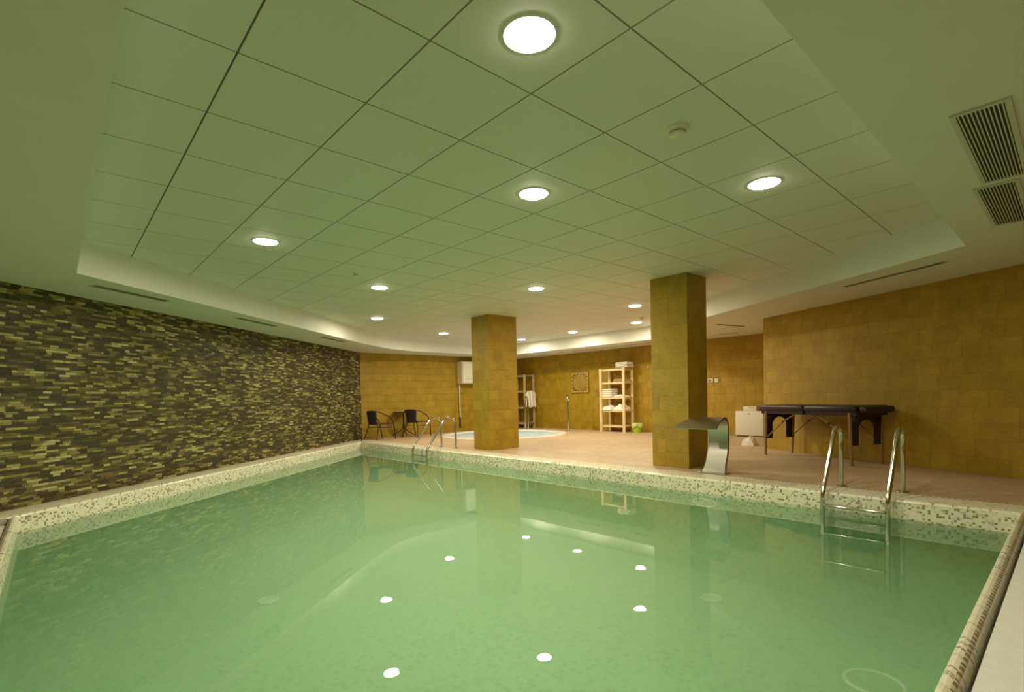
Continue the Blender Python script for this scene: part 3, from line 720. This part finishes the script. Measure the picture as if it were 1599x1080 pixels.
# ------------------------------------------------------------------ wall relief
t = thing('wall_relief', 'square ochre stone relief with concentric rings on the back wall', 'wall relief', (XB-.001, 9.62, 1.345))
S = .60
m = MB(); m.box((-.012, 0, 0), (.024, .66, .62), bev=.006); m.build('slab', 'relief_lo', t)
for k, r_ in enumerate((.045, .095, .135, .175, .215)):
    m = MB(); m.tube([(-.026, r_*math.cos(2*math.pi*q/32), r_*math.sin(2*math.pi*q/32)) for q in range(33)], .0085 if k else .012, 8, caps=False); m.build('ring', 'relief_hi', t)
m = MB()
for k in range(8):
    a = R(45*k); m.tube([(-.025, .105*math.cos(a+.1), .105*math.sin(a+.1)), (-.03, .12*math.cos(a), .12*math.sin(a))], .008, 6)
m.build('ring_studs', 'relief_hi', t)
m = MB()
for s in (-1, 1):
    for k in range(-2, 3):
        q = k*.105; m.box((-.025, q, s*.265), (.014, .06 if k % 2 else .07, .036), bev=.006)
        m.box((-.025, s*.285, q), (.014, .036, .06 if k % 2 else .07), bev=.006)
for sy in (-1, 1):
    for sz in (-1, 1): m.box((-.025, sy*.285, sz*.265), (.016, .05, .045), bev=.008, axes=(Vector((1, 0, 0)), Vector((0, .7, .7*sy*sz)), Vector((0, -.7*sy*sz, .7))))
m.build('border_blocks', 'relief_hi', t)

# ------------------------------------------------------------------ wall controls, low cabinet
t = thing('wall_thermostat', 'wide pale wall control with grey display beside the spout pillar', 'wall control', (XB, 5.70, 1.245))
m = MB(); m.box((-.012, 0, 0), (.024, .13, .09), bev=.006); m.build('housing', 'white', t)
m = MB(); m.box((-.0255, .014, 0), (.004, .075, .055)); m.build('display', 'led', t)
t = thing('wall_thermostat', 'small square white wall dial right of the wide control', 'wall control', (XB, 5.555, 1.24))
m = MB(); m.box((-.012, 0, 0), (.024, .085, .085), bev=.006); m.build('housing', 'white', t)
m = MB(); m.tube([(-.024, 0, .008), (-.036, 0, .008)], .014, 14); m.build('dial', 'led', t)
t = thing('low_cabinet', 'plain white low cabinet against the back wall left of the massage table', 'cabinet', (11.19, 4.75, 0))
m = MB(); m.box((.005, 0, .285), (.19, .60, .53), bev=.006); m.build('body', 'white', t)
m = MB(); m.box((-.098, 0, .285), (.016, .585, .515), bev=.005); dr = m.build('door', 'white', t)
m = MB(); m.box((-.112, 0, .49), (.012, .05, .012), bev=.003); m.build('catch', 'slotvent', dr)
m = MB(); m.box((.01, 0, .011), (.16, .56, .022)); m.build('plinth', 'black', t)
t = thing('small_box', 'small white box with a dark slot lying on the low cabinet', 'box', (11.18, 4.74, .551))
m = MB(); m.box((0, 0, .05), (.15, .28, .10), bev=.01); m.build('body', 'white', t)
m = MB(); m.box((-.076, -.04, .075), (.004, .13, .012)); m.build('slot', 'slotvent', t)
cloth((9.32, 3.98, 0), .22, .22, .17, 12, 'small white cloth bundle on the floor by the ochre wall corner', 'cloth_bundle', 'cloth', None)
# small wall hook
t = MB(); t.lathe([(.001, 0), (.02, 0), (.018, .01), (.001, .02)], seg=14)
o = t.build('wall_hook', 'white'); o.rotation_euler = (0, R(-90), 0); o.location = (XB-.001, 7.36, 1.66); tag(o, 'tiny white round hook high on the wall right of the pine rack', 'hook')

# ------------------------------------------------------------------ massage table
ax = Vector((-.425, -.905, 0)).normalized(); ay = Vector((-ax.y, ax.x, 0))     # ay: towards the wall
ang = math.atan2(ax.y, ax.x)
base = (Vector((8.11, 3.24, 0))+Vector((8.60, 3.02, 0))+Vector((7.49, 1.92, 0))+Vector((7.92, 1.67, 0)))/4
t = thing('massage_table', 'folding massage table with dark purple top and wooden legs against the ochre wall', 'table', (base.x-.02, base.y-.00, 0), ang); t.scale = (.955, 1, 1)
TH_, TW = .76, .58
for sx, ln, cx_ in ((-1, .82, -.415), (1, .82, .415)):
    m = MB(); m.box((cx_, 0, TH_-.042), (ln, TW, .08), bev=.03); m.build('padded_top', 'vinyl', t)
m = MB(); m.box((.885, 0, TH_-.050), (.115, .50, .078), bev=.03); m.build('face_rest', 'vinyl', t)
for cx_ in (-.415, .415):
    m = MB()
    for sy in (-1, 1): m.box((cx_, sy*(TW/2-.035), TH_-.105), (.80, .02, .055))
    for q in (-.39, .39): m.box((cx_+q, 0, TH_-.105), (.02, TW-.09, .055))
    m.build('frame', 'vinyl', t)
for sx in (-1, 1):
    for sy in (-1, 1):
        m = MB(); a = Vector((sx*.745, sy*.255, 0)); b = Vector((sx*.72, sy*.262, TH_-.09))
        m.tube([a, a+(b-a)*.3, b], .019, 8); lg = m.build('leg', 'tablewood', t)
        m = MB(); m.tube([(sx*.73, sy*.24, .27), (sx*.40, sy*.24, TH_-.24)], .010, 8); m.tube([(sx*.40, sy*.24, TH_-.24), (sx*.12, sy*.24, TH_-.10)], .010, 8); m.build('brace', 'tablewood', t)
        m = MB(); m.tube([(sx*.73, sy*.222, .27), (sx*.73, sy*.27, .27)], .017, 8); m.tube([(sx*.40, sy*.225, TH_-.24), (sx*.40, sy*.26, TH_-.24)], .013, 8); m.build('knob', 'black', t)
    # end panel with arched opening
    m = MB(); x0 = sx*.735; th = .006; n = 12; wo, wi = .250, .130; zt, zb = TH_-.09, .25; zs = .46; 
    for s_ in (-1, 1):
        X = x0+s_*th
        m.face([(X, -wo, zb), (X, -wi, zb), (X, -wi, zs), (X, -wo, zs)]); m.face([(X, wi, zb), (X, wo, zb), (X, wo, zs), (X, wi, zs)])
        for k in range(n):
            a0, a1 = math.pi*k/n, math.pi*(k+1)/n
            p0, p1 = (wi*math.cos(a0), zs+.115*math.sin(a0)), (wi*math.cos(a1), zs+.115*math.sin(a1))
            q0, q1 = (wo*max(-1, min(1, 1.6*math.cos(a0))), zt if 0 < k else zs), (wo*max(-1, min(1, 1.6*math.cos(a1))), zt if k < n-1 else zs)
            if k == 0: m.face([(X, *p0), (X, wo, zs), (X, wo, zt), (X, *q1), (X, *p1)])
            elif k == n-1: m.face([(X, *p0), (X, *q0), (X, -wo, zt), (X, -wo, zs), (X, *p1)])
            else: m.face([(X, *p0), (X, *q0), (X, *q1), (X, *p1)])
    pth = [(-wi, zb)] + [(wi*math.cos(math.pi-math.pi*k/n), zs+.115*math.sin(math.pi*k/n)) for k in range(n+1)] + [(wi, zb)]
    m.grid([[(x0-th, *p) for p in pth], [(x0+th, *p) for p in pth]], False)
    for s_ in (-1, 1): m.face([(x0-th, s_*wo, zb), (x0+th, s_*wo, zb), (x0+th, s_*wo, zt), (x0-th, s_*wo, zt)]); m.face([(x0-th, s_*wi, zb), (x0+th, s_*wi, zb), (x0+th, s_*wo, zb), (x0-th, s_*wo, zb)])
    m.build('end_panel', 'vinyl', t)
